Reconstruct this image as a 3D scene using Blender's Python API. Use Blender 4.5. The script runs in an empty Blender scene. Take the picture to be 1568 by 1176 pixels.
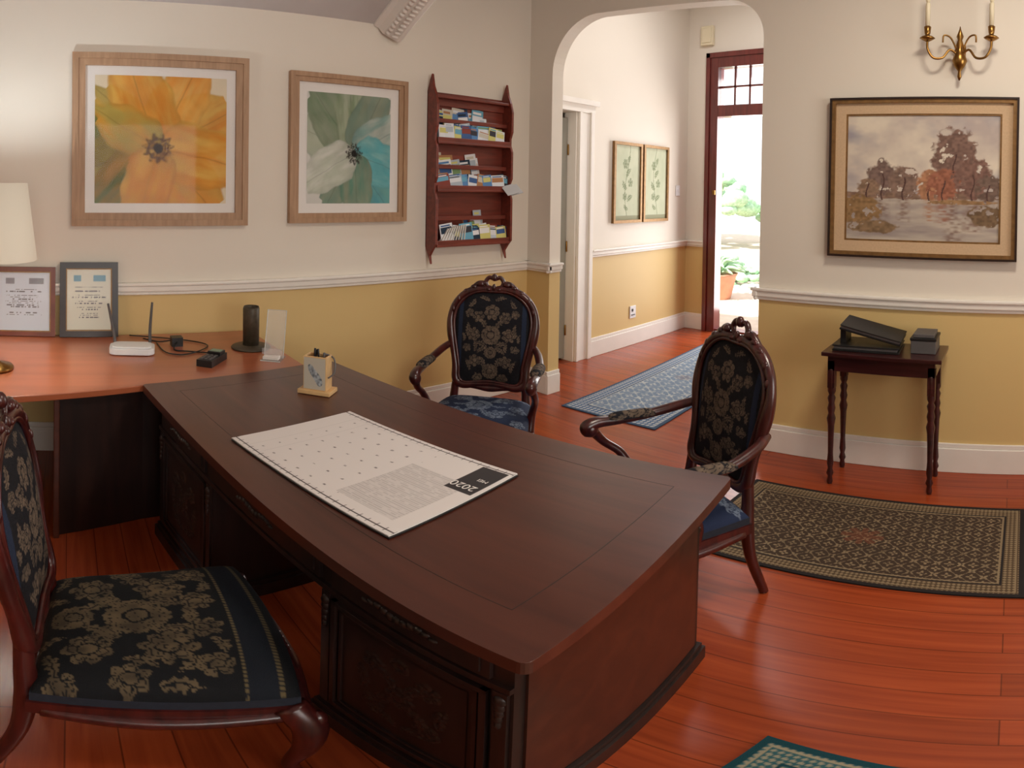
import bpy, math, numpy as np, random
from mathutils import Matrix, Vector
random.seed(3); rng=np.random.default_rng(5)
scene=bpy.context.scene
scene.view_settings.view_transform='Standard'
pi=math.pi
# ---------------------------------------------------------------- helpers
def srgb(r,g,b):
    f=lambda c:(c/255/12.92 if c/255<=.04045 else ((c/255+.055)/1.055)**2.4)
    return (f(r),f(g),f(b))
def vnoise(x,y,seed=0):
    x=np.asarray(x,float);y=np.asarray(y,float)
    xi=np.floor(x).astype(np.int64);yi=np.floor(y).astype(np.int64);xf=x-xi;yf=y-yi
    def h(a,b):
        n=(a*374761393+b*668265263+seed*974711)&0xffffffff
        n=((n^(n>>13))*1274126177)&0xffffffff
        return ((n^(n>>16))&0xffff)/65535.
    u=xf*xf*(3-2*xf);v=yf*yf*(3-2*yf)
    return (h(xi,yi)*(1-u)+h(xi+1,yi)*u)*(1-v)+(h(xi,yi+1)*(1-u)+h(xi+1,yi+1)*u)*v
def fbm(x,y,seed=0,o=4):
    s=0;a=.5;t=0
    for i in range(o): s=s+a*vnoise(x*2**i,y*2**i,seed+i*7);t+=a;a*=.5
    return s/t
def newmat(name):
    m=bpy.data.materials.new(name);m.use_nodes=True;nt=m.node_tree
    return m,nt,nt.nodes['Principled BSDF']
def mat(name,col,rough=.5,metal=0.,var=.0,scale=8.,bump=0.,coat=0.,emis=None,es=0.):
    m,nt,b=newmat(name);b.inputs['Roughness'].default_value=rough;b.inputs['Metallic'].default_value=metal
    b.inputs['Coat Weight'].default_value=coat
    tc=nt.nodes.new('ShaderNodeTexCoord');n=nt.nodes.new('ShaderNodeTexNoise');n.inputs['Scale'].default_value=scale;n.inputs['Detail'].default_value=4
    nt.links.new(tc.outputs['Object'],n.inputs['Vector'])
    r=nt.nodes.new('ShaderNodeValToRGB');r.color_ramp.elements[0].position=.3;r.color_ramp.elements[1].position=.7
    r.color_ramp.elements[0].color=(*[c*(1-var) for c in col],1);r.color_ramp.elements[1].color=(*[min(1,c*(1+var)) for c in col],1)
    nt.links.new(n.outputs['Fac'],r.inputs[0]);nt.links.new(r.outputs[0],b.inputs['Base Color'])
    if bump:
        bp=nt.nodes.new('ShaderNodeBump');bp.inputs['Strength'].default_value=bump;bp.inputs['Distance'].default_value=.01
        nt.links.new(n.outputs['Fac'],bp.inputs['Height']);nt.links.new(bp.outputs[0],b.inputs['Normal'])
    if emis: b.inputs['Emission Color'].default_value=(*emis,1);b.inputs['Emission Strength'].default_value=es
    return m
def wood(name,c1,c2,rough=.35,axis=0,scale=3.,coat=.2,bump=.06):
    m,nt,b=newmat(name);tc=nt.nodes.new('ShaderNodeTexCoord');mp=nt.nodes.new('ShaderNodeMapping')
    s=[scale*6]*3;s[axis]=scale*.6;mp.inputs['Scale'].default_value=s
    n=nt.nodes.new('ShaderNodeTexNoise');n.inputs['Scale'].default_value=1.6;n.inputs['Detail'].default_value=7;n.inputs['Distortion'].default_value=.8
    r=nt.nodes.new('ShaderNodeValToRGB');r.color_ramp.elements[0].position=.3;r.color_ramp.elements[1].position=.72
    r.color_ramp.elements[0].color=(*c1,1);r.color_ramp.elements[1].color=(*c2,1)
    L=nt.links;L.new(tc.outputs['Object'],mp.inputs[0]);L.new(mp.outputs[0],n.inputs['Vector']);L.new(n.outputs['Fac'],r.inputs[0]);L.new(r.outputs[0],b.inputs['Base Color'])
    b.inputs['Roughness'].default_value=rough;b.inputs['Coat Weight'].default_value=coat;b.inputs['Coat Roughness'].default_value=.25
    bp=nt.nodes.new('ShaderNodeBump');bp.inputs['Strength'].default_value=bump;L.new(n.outputs['Fac'],bp.inputs['Height']);L.new(bp.outputs[0],b.inputs['Normal'])
    return m
def colmat(name,rough=.8,bump=.0,spec=.3):
    m,nt,b=newmat(name);a=nt.nodes.new('ShaderNodeVertexColor');a.layer_name='Col'
    nt.links.new(a.outputs['Color'],b.inputs['Base Color']);b.inputs['Roughness'].default_value=rough
    b.inputs['Specular IOR Level'].default_value=spec
    if bump:
        tc=nt.nodes.new('ShaderNodeTexCoord');n=nt.nodes.new('ShaderNodeTexNoise');n.inputs['Scale'].default_value=350
        nt.links.new(tc.outputs['Object'],n.inputs['Vector']);bp=nt.nodes.new('ShaderNodeBump');bp.inputs['Strength'].default_value=bump;bp.inputs['Distance'].default_value=.003
        nt.links.new(n.outputs['Fac'],bp.inputs['Height']);nt.links.new(bp.outputs[0],b.inputs['Normal'])
    return m
def cr(pts,n=8,closed=False):
    P=np.array(pts,float);N=len(P);out=[]
    rngs=range(N if closed else N-1)
    for i in rngs:
        if closed: a,b,c,d=P[(i-1)%N],P[i],P[(i+1)%N],P[(i+2)%N]
        else: a,b,c,d=P[max(i-1,0)],P[i],P[i+1],P[min(i+2,N-1)]
        for k in range(n):
            t=k/n;out.append(.5*((2*b)+(-a+c)*t+(2*a-5*b+4*c-d)*t*t+(-a+3*b-3*c+d)*t**3))
    if not closed: out.append(P[-1])
    return np.array(out)
class MB:
    def __init__(s): s.v=[];s.f=[];s.m=[];s.s=[];s.c=[];s.mats=[];s.M=Matrix.Identity(4)
    def add(s,vs,fs,m,smooth=False,col=None):
        if m not in s.mats:s.mats.append(m)
        k=s.mats.index(m);o=len(s.v)
        A=np.array(s.M);vs=np.asarray(vs,float).reshape(-1,3);vs=vs@A[:3,:3].T+A[:3,3]
        s.v.extend(vs.tolist());s.f.extend([tuple(i+o for i in f) for f in fs]);s.m.extend([k]*len(fs));s.s.extend([smooth]*len(fs))
        if col is None: s.c.extend([(1,1,1)]*len(vs))
        elif np.ndim(col)==1: s.c.extend([tuple(col)]*len(vs))
        else: s.c.extend(np.asarray(col).tolist())
    def box(s,lo,hi,m,col=None,M=None):
        (a,b,c),(d,e,f)=lo,hi
        V=[(a,b,c),(d,b,c),(d,e,c),(a,e,c),(a,b,f),(d,b,f),(d,e,f),(a,e,f)]
        if M is not None: V=[tuple(M@Vector(p)) for p in V]
        s.add(V,[(3,2,1,0),(4,5,6,7),(0,1,5,4),(1,2,6,5),(2,3,7,6),(3,0,4,7)],m,col=col)
    def prism(s,poly,m,axis=2,a=0,b=1,col=None,smooth=False):
        n=len(poly)
        def P(p,h):
            q=list(p);q.insert(axis,h);return q
        V=[P(p,a) for p in poly]+[P(p,b) for p in poly]
        s.add(V,[tuple(range(n))[::-1],tuple(range(n,2*n))]+[(i,(i+1)%n,n+(i+1)%n,n+i) for i in range(n)],m,smooth,col)
    def tube(s,pts,rad,m,seg=10,n=6,closed=False,flat=1.,col=None,up=(0,0,1),raw=False):
        pts=np.array(pts,float)
        if np.isscalar(rad): rad=[rad]*len(pts)
        if raw: Q=np.column_stack([pts,rad])
        else: Q=cr(np.column_stack([pts,rad]),n,closed)
        P=Q[:,:3];R=Q[:,3];N=len(P)
        T=np.roll(P,-1,0)-np.roll(P,1,0)
        if not closed: T[0]=P[1]-P[0];T[-1]=P[-1]-P[-2]
        T/= (np.linalg.norm(T,axis=1)[:,None]+1e-9)
        U=np.array(up,float);
        if abs(T[0]@U)>.9: U=np.array([1,0,0.])
        V=[]
        nrm=U-T[0]*(U@T[0])
        for i in range(N):
            nrm=nrm-T[i]*(nrm@T[i]);nrm/=np.linalg.norm(nrm);b=np.cross(T[i],nrm)
            for k in range(seg):
                a=2*pi*k/seg;V.append(P[i]+R[i]*(nrm*math.cos(a)*flat+b*math.sin(a)))
        F=[];M_=N if closed else N-1
        for i in range(M_):
            j=(i+1)%N
            for k in range(seg):
                k2=(k+1)%seg;F.append((i*seg+k,i*seg+k2,j*seg+k2,j*seg+k))
        if not closed: F.append(tuple(range(seg))[::-1]);F.append(tuple((N-1)*seg+k for k in range(seg)))
        s.add(V,F,m,True,col)
    def lathe(s,prof,m,c=(0,0,0),seg=20,col=None,smooth=True,cap=True):
        V=[];F=[]
        for r,z in prof:
            for k in range(seg): a=2*pi*k/seg;V.append((c[0]+r*math.cos(a),c[1]+r*math.sin(a),c[2]+z))
        n=len(prof)
        for i in range(n-1):
            for k in range(seg):
                k2=(k+1)%seg;F.append((i*seg+k,i*seg+k2,(i+1)*seg+k2,(i+1)*seg+k))
        if cap:F.append(tuple(range(seg))[::-1]);F.append(tuple((n-1)*seg+k for k in range(seg)))
        s.add(V,F,m,smooth,col)
    def ell(s,c,r,m,seg=12,ring=8,M=None,col=None):
        V=[];F=[]
        if np.isscalar(r): r=(r,r,r)
        for i in range(ring+1):
            t=pi*(i+.0)/ring
            for k in range(seg):
                a=2*pi*k/seg;p=Vector((r[0]*math.sin(t)*math.cos(a),r[1]*math.sin(t)*math.sin(a),-r[2]*math.cos(t)))
                if M is not None:p=M@p
                V.append((c[0]+p[0],c[1]+p[1],c[2]+p[2]))
        for i in range(ring):
            for k in range(seg):
                k2=(k+1)%seg;F.append((i*seg+k,i*seg+k2,(i+1)*seg+k2,(i+1)*seg+k))
        s.add(V,F,m,True,col)
    def grid(s,fn,nu,nv,m,cf=None,smooth=True):
        u,v=np.meshgrid(np.linspace(0,1,nu),np.linspace(0,1,nv),indexing='ij');u=u.ravel();v=v.ravel()
        x,y,z=fn(u,v);V=np.column_stack([x+0*u,y+0*u,z+0*u])
        i=np.arange(nu-1)[:,None]*nv+np.arange(nv-1)[None,:];i=i.ravel()
        F=np.column_stack([i,i+nv,i+nv+1,i+1]).tolist()
        s.add(V,[tuple(f) for f in F],m,smooth,None if cf is None else cf(u,v))
    def obj(s,name,loc=(0,0,0),rz=0.,bevel=0.,rx=0,ry=0):
        me=bpy.data.meshes.new(name);me.from_pydata(s.v,[],s.f)
        for m in s.mats: me.materials.append(m)
        me.polygons.foreach_set('material_index',s.m);me.polygons.foreach_set('use_smooth',s.s)
        ca=me.color_attributes.new('Col','FLOAT_COLOR','POINT');ca.data.foreach_set('color',np.column_stack([np.array(s.c),np.ones(len(s.c))]).ravel())
        me.update();o=bpy.data.objects.new(name,me);scene.collection.objects.link(o)
        o.location=loc;o.rotation_euler=(rx,ry,rz)
        if bevel:
            b=o.modifiers.new('b','BEVEL');b.width=bevel;b.segments=2;b.limit_method='ANGLE';b.angle_limit=math.radians(50)
        return o
# ---------------------------------------------------------------- materials
def wallmat():
    m,nt,b=newmat('painted_plaster');g=nt.nodes.new('ShaderNodeNewGeometry');s=nt.nodes.new('ShaderNodeSeparateXYZ')
    c=nt.nodes.new('ShaderNodeMath');c.operation='GREATER_THAN';c.inputs[1].default_value=1.01
    mx=nt.nodes.new('ShaderNodeMix');mx.data_type='RGBA'
    mx.inputs[6].default_value=(*srgb(218,188,128),1);mx.inputs[7].default_value=(*srgb(230,221,208),1)
    n=nt.nodes.new('ShaderNodeTexNoise');n.inputs['Scale'].default_value=60;bp=nt.nodes.new('ShaderNodeBump');bp.inputs['Strength'].default_value=.05
    L=nt.links;L.new(g.outputs['Position'],s.inputs[0]);L.new(s.outputs['Z'],c.inputs[0]);L.new(c.outputs[0],mx.inputs[0]);L.new(mx.outputs[2],b.inputs['Base Color'])
    L.new(g.outputs['Position'],n.inputs['Vector']);L.new(n.outputs['Fac'],bp.inputs['Height']);L.new(bp.outputs[0],b.inputs['Normal'])
    b.inputs['Roughness'].default_value=.55;return m
WALL=wallmat()
CEIL=mat('ceiling_paint',srgb(196,190,188),.8,var=.02)
TRIM=mat('white_gloss_trim',srgb(238,232,224),.35,var=.02)
def floormat():
    m,nt,b=newmat('polished_floorboards');g=nt.nodes.new('ShaderNodeNewGeometry');L=nt.links
    br=nt.nodes.new('ShaderNodeTexBrick');br.offset=.37
    br.inputs['Scale'].default_value=1;br.inputs['Brick Width'].default_value=3.7;br.inputs['Row Height'].default_value=.115
    br.inputs['Mortar Size'].default_value=.0020;br.inputs['Bias'].default_value=0
    br.inputs['Color1'].default_value=(1,1,1,1);br.inputs['Color2'].default_value=(.6,.6,.6,1);br.inputs['Mortar'].default_value=(.04,.04,.04,1)
    L.new(g.outputs['Position'],br.inputs['Vector'])
    mp=nt.nodes.new('ShaderNodeMapping');mp.inputs['Scale'].default_value=(.9,18,1);L.new(g.outputs['Position'],mp.inputs[0])
    n=nt.nodes.new('ShaderNodeTexNoise');n.inputs['Scale'].default_value=2;n.inputs['Detail'].default_value=6;n.inputs['Distortion'].default_value=.4;L.new(mp.outputs[0],n.inputs['Vector'])
    r=nt.nodes.new('ShaderNodeValToRGB');r.color_ramp.elements[0].position=.2;r.color_ramp.elements[1].position=.8
    r.color_ramp.elements[0].color=(*srgb(136,52,26),1);r.color_ramp.elements[1].color=(*srgb(176,78,38),1)
    L.new(n.outputs['Fac'],r.inputs[0])
    mx=nt.nodes.new('ShaderNodeMix');mx.data_type='RGBA';mx.blend_type='MULTIPLY';mx.inputs[0].default_value=.6
    L.new(r.outputs[0],mx.inputs[6]);L.new(br.outputs['Color'],mx.inputs[7]);L.new(mx.outputs[2],b.inputs['Base Color'])
    b.inputs['Roughness'].default_value=.27;b.inputs['Specular IOR Level'].default_value=.38;b.inputs['Coat Weight'].default_value=.05;b.inputs['Coat Roughness'].default_value=.12
    n2=nt.nodes.new('ShaderNodeTexNoise');n2.inputs['Scale'].default_value=5;L.new(g.outputs['Position'],n2.inputs['Vector'])
    ad=nt.nodes.new('ShaderNodeMath');ad.operation='MULTIPLY_ADD';ad.inputs[1].default_value=.35;L.new(n2.outputs['Fac'],ad.inputs[0]);L.new(br.outputs['Color'],ad.inputs[2])
    bp=nt.nodes.new('ShaderNodeBump');bp.inputs['Strength'].default_value=.14;bp.inputs['Distance'].default_value=.005
    L.new(ad.outputs[0],bp.inputs['Height']);L.new(bp.outputs[0],b.inputs['Normal']);return m
FLOOR=floormat()
DESKW=wood('dark_desk_wood',srgb(66,31,23),srgb(86,43,31),.33,0,1.6,.3,.03)
DESKE=wood('desk_end_veneer',srgb(56,25,17),srgb(78,37,24),.4,0,1.2,.2,.03)
DESKD=wood('dark_carved_wood',srgb(26,14,12),srgb(46,25,20),.45,2,2.,.05)
COUNT=wood('cherry_counter_wood',srgb(156,84,54),srgb(176,98,64),.3,1,1.0,.4,.02)
MAHOG=wood('mahogany',srgb(42,13,13),srgb(80,26,22),.3,2,3.,.4)
RACKW=wood('mahogany_rack_wood',srgb(98,38,26),srgb(134,56,40),.4,1,3.,.1)
TABW=wood('dark_table_wood',srgb(38,14,15),srgb(68,26,26),.3,0,3.,.4)
OAK=wood('limed_oak',srgb(158,122,92),srgb(184,148,116),.5,2,4.,0.)
BRASS=mat('aged_brass',srgb(150,112,60),.3,1.,.15)
GOLDF=mat('antique_gold',srgb(136,102,62),.45,.5,.2,30)
DARKF=mat('dark_frame_wood',srgb(40,24,20),.35,var=.2)
PAPER=mat('white_paper',srgb(235,230,226),.8,var=.01)
BLACKP=mat('black_plastic',srgb(24,23,24),.4,var=.1)
GREYP=mat('grey_plastic',srgb(88,84,84),.5,var=.1)
WHITEP=mat('white_plastic',srgb(230,230,232),.35,var=.01)
CREAM=mat('cream_candle',srgb(232,220,190),.5,var=.02)
COL=colmat('printed_colour',.6,spec=.2)
FAB=colmat('woven_damask',.85,bump=.5,spec=.2)
RUGM=colmat('woven_rug',.95,bump=.6,spec=.1)
def glassmat(name,r=.02,alpha=.25):
    m,nt,b=newmat(name);nt.nodes.remove(b);out=nt.nodes['Material Output'];t=nt.nodes.new('ShaderNodeBsdfTransparent');g=nt.nodes.new('ShaderNodeBsdfGlossy');g.inputs['Roughness'].default_value=r
    f=nt.nodes.new('ShaderNodeFresnel');f.inputs[0].default_value=1.45;ad=nt.nodes.new('ShaderNodeMath');ad.operation='MULTIPLY';ad.inputs[1].default_value=alpha*4
    mx=nt.nodes.new('ShaderNodeMixShader');L=nt.links;L.new(f.outputs[0],ad.inputs[0]);L.new(ad.outputs[0],mx.inputs[0]);L.new(t.outputs[0],mx.inputs[1]);L.new(g.outputs[0],mx.inputs[2]);L.new(mx.outputs[0],out.inputs[0]);return m
GLASS=glassmat('clear_glass')
PGLASS=glassmat('picture_glass',.04,.035)
# ---------------------------------------------------------------- room shell
XL,YA,XH,YE=-3.446,3.307,-3.681,6.101
WT=.12;XR=3.0;YB=-2.6;ZC=3.4
b=MB();b.box((-5.2,YB-.2,-.1),(XR+.2,YE+.12,0),FLOOR);b.obj('floor')
b=MB();b.box((XL-.3,YB,0),(XL,YA+.0,ZC),WALL);b.obj('wall_left')
aL,aR,aT=-3.2,-1.475,2.865
arch=[(aL,0)]
rl,rrr,zl=.42,.27,2.935
for i in range(15):
    t=pi-(pi/2)*i/14;arch.append((aL+rl+rl*math.cos(t),zl-rl+rl*math.sin(t)))
for i in range(13):
    t=pi/2-(pi/2)*i/12;arch.append((aR-rrr+rrr*math.cos(t),aT-rrr+rrr*math.sin(t)))
arch.append((aR,0))
b=MB();b.prism([(XL-.3,0)]+arch+[(XR,0),(XR,ZC+.8),(XL-.3,ZC+.8)],WALL,1,YA,YA+WT);b.obj('wall_arch')
def wall_with_window(name,axis,pos,th,a0,a1,w0,w1,z0,z1):
    b=MB()
    for (p,q,r,s) in ((a0,w0,0,ZC),(w1,a1,0,ZC),(w0,w1,0,z0),(w0,w1,z1,ZC)):
        if axis==0:b.box((pos,p,r),(pos+th,q,s),WALL)
        else:b.box((p,pos,r),(q,pos+th,s),WALL)
    b.obj(name)
wall_with_window('wall_right',0,XR,.15,YB,YA+WT,-.6,2.2,.9,2.7)
b=MB();b.box((XL-.3,YB-.15,0),(XR+.15,YB,ZC),WALL);b.obj('wall_back')
def window(name,axis,pos,a0,a1,z0,z1):
    b=MB()
    def bx(p,q,r,s,t=.06,m=TRIM):
        if axis==0:b.box((pos+.03,p,r),(pos+.03+t,q,s),m)
        else:b.box((p,pos-.09,r),(q,pos-.09+t,s),m)
    bx(a0,a0+.06,z0,z1);bx(a1-.06,a1,z0,z1);bx(a0,a1,z0,z0+.06);bx(a0,a1,z1-.06,z1)
    for k in (1,2,3): x=a0+(a1-a0)*k/4;bx(x-.02,x+.02,z0,z1)
    bx(a0,a1,(z0+z1)/2-.02,(z0+z1)/2+.02);bx(a0,a1,z0,z1,.006,GLASS)
    b.obj(name)
window('window_1',0,XR,-.6,2.2,.9,2.7)
b=MB();b.box((XL-.3,YB-.15,ZC),(XR+.15,YA,ZC+.1),CEIL);b.obj('ceiling')
sl=.5;x2=XL+(ZC-2.72)/sl
b=MB();b.prism([(XL,2.72),(x2,ZC),(XL,ZC)],CEIL,1,YB,2.0);b.obj('ceiling_slope')
b=MB();PL=mat('plaster_moulding',srgb(228,220,212),.6,var=.03)
d=Vector((1,0,sl)).normalized();nn=Vector((-sl,0,1)).normalized()
b.M=Matrix(((d.x,0,nn.x,XL),(0,1,0,0),(d.z,0,nn.z,2.72),(0,0,0,1)))
Ls=(x2-XL)/d.x
prof=[(1.90,.03),(1.90,-.015),(1.93,-.03),(1.95,-.075),(1.99,-.10),(2.04,-.13),(2.07,-.13),(2.10,-.10),(2.10,.12)]
V=[(0+(.0),y,z) for y,z in prof]+[(Ls,y,z) for y,z in prof];n=len(prof)
b.add(V,[(i,(i+1)%n,n+(i+1)%n,n+i) for i in range(n)]+[tuple(range(n))[::-1],tuple(range(n,2*n))],PL,False)
k=0.03
while k<Ls:
    b.ell((k,1.972,-.088),(.016,.018,.022),PL,8,6);b.ell((k+.02,2.10,-.055),(.014,.014,.034),PL,8,6);b.ell((k,2.02,-.118),(.012,.03,.012),PL,8,6);k+=.038
b.obj('trim_ceiling')
HZ=4.1
b=MB();b.box((XH-.15,4.15,0),(XH,YE,HZ),WALL);b.box((XH-.15,YA+WT,2.35),(XH,4.15,HZ),WALL);b.box((XH-.15,YA,0),(XH,3.45,2.35),WALL);b.obj('wall_hall_left')
b=MB();b.box((-1.25,YA+WT,0),(-1.1,YE,HZ),WALL);b.obj('wall_hall_right')
D0,D1=-3.27,-2.33
b=MB();b.box((XH-.15,YE,0),(D0-.14,YE+.15,HZ),WALL);b.box((D1+.14,YE,0),(-1.1,YE+.15,HZ),WALL);b.box((D0-.14,YE,3.24),(D1+.14,YE+.15,HZ),WALL);b.obj('wall_hall_end')
b=MB();b.box((XH-.15,YA,HZ),(-1.1,YE+.15,HZ+.1),CEIL);b.box((XH-.15,YA,ZC+.1),(-1.1,YA+.01,HZ),CEIL);b.obj('ceiling_hall')
b=MB();b.box((-5.2,3.0,0),(-5.1,4.9,2.8),WALL);b.box((-5.2,4.8,0),(XH-.15,4.9,2.8),WALL);b.box((-5.2,3.0,0),(XH-.1,3.1,2.8),WALL);b.box((-5.2,3.0,2.8),(XH-.15,4.9,2.9),CEIL);b.obj('wall_side_room')
def rail(name,segs):
    b=MB()
    for (x0,y0,x1,y1,nx,ny) in segs:
        for (z0,z1,t) in ((.985,1.005,.018),(1.005,1.04,.03),(1.04,1.06,.042)):
            lo=(min(x0,x1,x0+nx*t,x1+nx*t),min(y0,y1,y0+ny*t,y1+ny*t),z0);hi=(max(x0,x1,x0+nx*t,x1+nx*t),max(y0,y1,y0+ny*t,y1+ny*t),z1);b.box(lo,hi,TRIM)
    return b.obj(name,bevel=.006)
def base(name,segs,h=.19):
    b=MB()
    for (x0,y0,x1,y1,nx,ny) in segs:
        for (z0,z1,t) in ((0.,h-.03,.022),(h-.03,h,.014)):
            lo=(min(x0,x1,x0+nx*t,x1+nx*t),min(y0,y1,y0+ny*t,y1+ny*t),z0);hi=(max(x0,x1,x0+nx*t,x1+nx*t),max(y0,y1,y0+ny*t,y1+ny*t),z1);b.box(lo,hi,TRIM)
    return b.obj(name,bevel=.004)
rail('trim_1',[(XL,YB,XL,YA,1,0)]);rail('trim_2',[(XL,YA,aL+.03,YA,0,-1),(aL,YA-.04,aL,YA+WT,1,0)])
rail('trim_3',[(aR-.03,YA,XR,YA,0,-1),(aR,YA-.04,aR,YA+WT,-1,0)])
rail('trim_4',[(XH,4.36,XH,YE,1,0)]);rail('trim_5',[(XH,YE,D0-.14,YE,0,-1)])
base('baseboard_left',[(XL,YB,XL,YA,1,0)]);base('baseboard_arch',[(XL,YA,aL+.01,YA,0,-1),(aL,YA-.02,aL,YA+WT,1,0)])
base('baseboard_right',[(aR-.01,YA,XR,YA,0,-1)]);base('baseboard_hall',[(XH,4.36,XH,YE,1,0)]);base('baseboard_end',[(XH,YE,D0-.14,YE,0,-1)])
b=MB()
for y0,y1 in ((4.15,4.35),):
    b.box((XH,y0,0),(XH+.02,y1,2.36),TRIM);b.box((XH+.02,y0+.15,0),(XH+.04,y1,2.36),TRIM);b.box((XH+.02,y0,0),(XH+.03,y0+.03,2.36),TRIM)
b.box((XH,3.45,2.35),(XH+.03,4.37,2.43),TRIM);b.box((XH,3.45,2.42),(XH+.06,4.40,2.47),TRIM)
b.box((XH-.15,4.13,0),(XH,4.15,2.35),TRIM)
b.obj('trim_door',bevel=.004)
DG=mat('grey_green_door_paint',srgb(150,148,138),.5,var=.03)
b=MB();b.box((-.04,-.78,.02),(0,0,2.30),DG)
for z0,z1 in ((.2,.95),(1.1,2.15)):
    for y0,y1 in ((-.7,-.44),(-.34,-.1)):
        b.box((0,y0,z0),(.012,y1,z1),DG);b.box((.012,y0+.03,z0+.03),(.02,y1-.03,z1-.03),DG)
for z in (.3,1.1,2.0): b.lathe([(.008,-.05),(.008,.05)],BRASS,(.01,.005,z),8)
b.obj('door_1',(XH-.10,4.12,0),rz=-.45,bevel=.003)
RED=wood('red_mahogany_frame',srgb(84,26,22),srgb(116,40,34),.3,2,3.,.3)
b=MB();yf0,yf1=YE-.03,YE+.12
b.box((D0-.14,yf0,0),(D0,yf1,3.24),RED);b.box((D1,yf0,0),(D1+.14,yf1,3.24),RED);b.box((D0,yf0,3.08),(D1,yf1,3.24),RED);b.box((D0,yf0,2.50),(D1,yf1,2.63),RED)
b.box((D0-.15,yf0-.02,0),(D0-.10,yf0,3.26),RED);b.box((D0-.15,yf0-.02,3.2),(D1+.15,yf0,3.26),RED)
for k in range(1,5): x=D0+(D1-D0)*k/5;b.box((x-.012,YE+.03,2.63),(x+.012,YE+.06,3.08),RED)
b.box((D0,YE+.03,2.84),(D1,YE+.06,2.865),RED);b.box((D0,YE+.04,2.63),(D1,YE+.045,3.08),GLASS)
b.box((D0,YE,0),(D1,YE+.15,.03),RED);b.lathe([(.02,0),(.02,.05)],BRASS,(D0-.02,YE-.05,1.6),10)
b.obj('trim_front_door',bevel=.005)
b=MB();b.box((-.045,-.92,.02),(0,0,2.48),RED)
for z0,z1 in ((.2,1.0),(1.15,2.3)): b.box((-.055,-.8,z0),(.01,-.12,z1),RED)
b.obj('door_2',(D1-.005,YE-.05,0),rz=.35,bevel=.004)
b=MB();b.box((-3.50,YE-.05,3.36),(-3.34,YE-.001,3.60),CREAM);b.box((-3.48,YE-.06,3.39),(-3.36,YE-.05,3.57),CREAM);b.obj('alarm_box',bevel=.006)
b=MB();b.box((XH,5.0,.29),(XH+.012,5.10,.42),WHITEP);b.box((XH+.012,5.03,.36),(XH+.018,5.05,.39),BLACKP);b.box((XH+.012,5.02,.32),(XH+.018,5.08,.33),GREYP);b.obj('wall_socket',bevel=.002)
b=MB();b.box((XH,5.85,1.58),(XH+.012,5.93,1.70),WHITEP);b.box((XH+.012,5.88,1.62),(XH+.02,5.90,1.66),WHITEP);b.obj('light_switch',bevel=.002)
# ---------------------------------------------------------------- pattern painters
def mixc(a,b,t): t=np.clip(t,0,1)[:,None];return np.asarray(a)*(1-t)+np.asarray(b)*t
def flowers(x,y,fl,lv,mirror=True,wp=.0):
    if wp: x,y=x+wp*(fbm(np.abs(x)*50,y*50,5)-.5),y+wp*(fbm(np.abs(x)*50+9,y*50,6)-.5)
    m=np.zeros_like(x)
    for sg in ((1,-1) if mirror else (1,)):
        for cx,cy,R,k,ph in fl:
            dx=(x-sg*cx)*sg;dy=y-cy;r=np.hypot(dx,dy);th=np.arctan2(dy,dx)+ph
            e=R*(.6+.4*np.abs(np.cos(k*th/2))**.6)
            ins=(r<e)&~((np.abs(np.cos(k*th/2))<.16)&(r>.35*R))&~(np.abs(r-.38*R)<.045*R)&~(np.abs(r-.68*R-.1*R*np.cos(k*th))<.03*R)
            m=np.maximum(m,ins*1.)
        for cx,cy,ln,wd,a in lv:
            dx=(x-sg*cx)*sg;dy=y-cy;p=dx*math.cos(a)+dy*math.sin(a);q=-dx*math.sin(a)+dy*math.cos(a)
            q=q-.25*ln*(1-(p/ln)**2)
            w=wd*np.clip(1-(p/ln)**2,0,1)*(1+.35*np.sin(p/ln*16));m=np.maximum(m,((np.abs(q)<w)&(np.abs(q)>.12*wd)&(np.abs(p)<ln))*1.)
    return m
NAVY=np.array(srgb(27,26,31));BEI=np.array(srgb(112,96,82));NBL=np.array(srgb(36,46,72));LBL=np.array(srgb(122,134,152))
def back_col(s,t):
    fl=[(0,.09,.045,7,0),(0,.20,.035,6,.3),(0,.30,.055,9,.3),(0,.43,.045,7,.2),(.085,.15,.036,6,.5),(.10,.30,.04,7,.1),(.075,.40,.034,6,.1),(.07,.05,.03,6,0),(.13,.42,.025,5,0),(.135,.22,.025,5,0)]
    lv=[(.05,.14,.04,.011,1.2),(.05,.36,.04,.012,.8),(.055,.24,.04,.012,.4),(.14,.33,.04,.011,1.7),(.13,.12,.04,.010,1.2),(.05,.21,.035,.010,-.6),(.12,.48,.035,.010,2.2),(.045,.50,.035,.010,.3),(.03,.02,.03,.009,.2),(.09,.23,.03,.009,1.5),(.16,.28,.03,.008,1.4)]
    m=flowers(s,t,fl,lv,wp=.012);n=vnoise(s*260,t*260,3);m=m*(n>.2)
    c=mixc(NAVY*(.8+.4*vnoise(s*150,t*150,1))[:,None],BEI,m*(.45+.6*vnoise(s*60,t*60,9)))
    st=((np.abs(s)>.168)&(np.abs(s)<.192))
    return np.where(st[:,None],np.array(srgb(38,46,66)),c)
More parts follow.
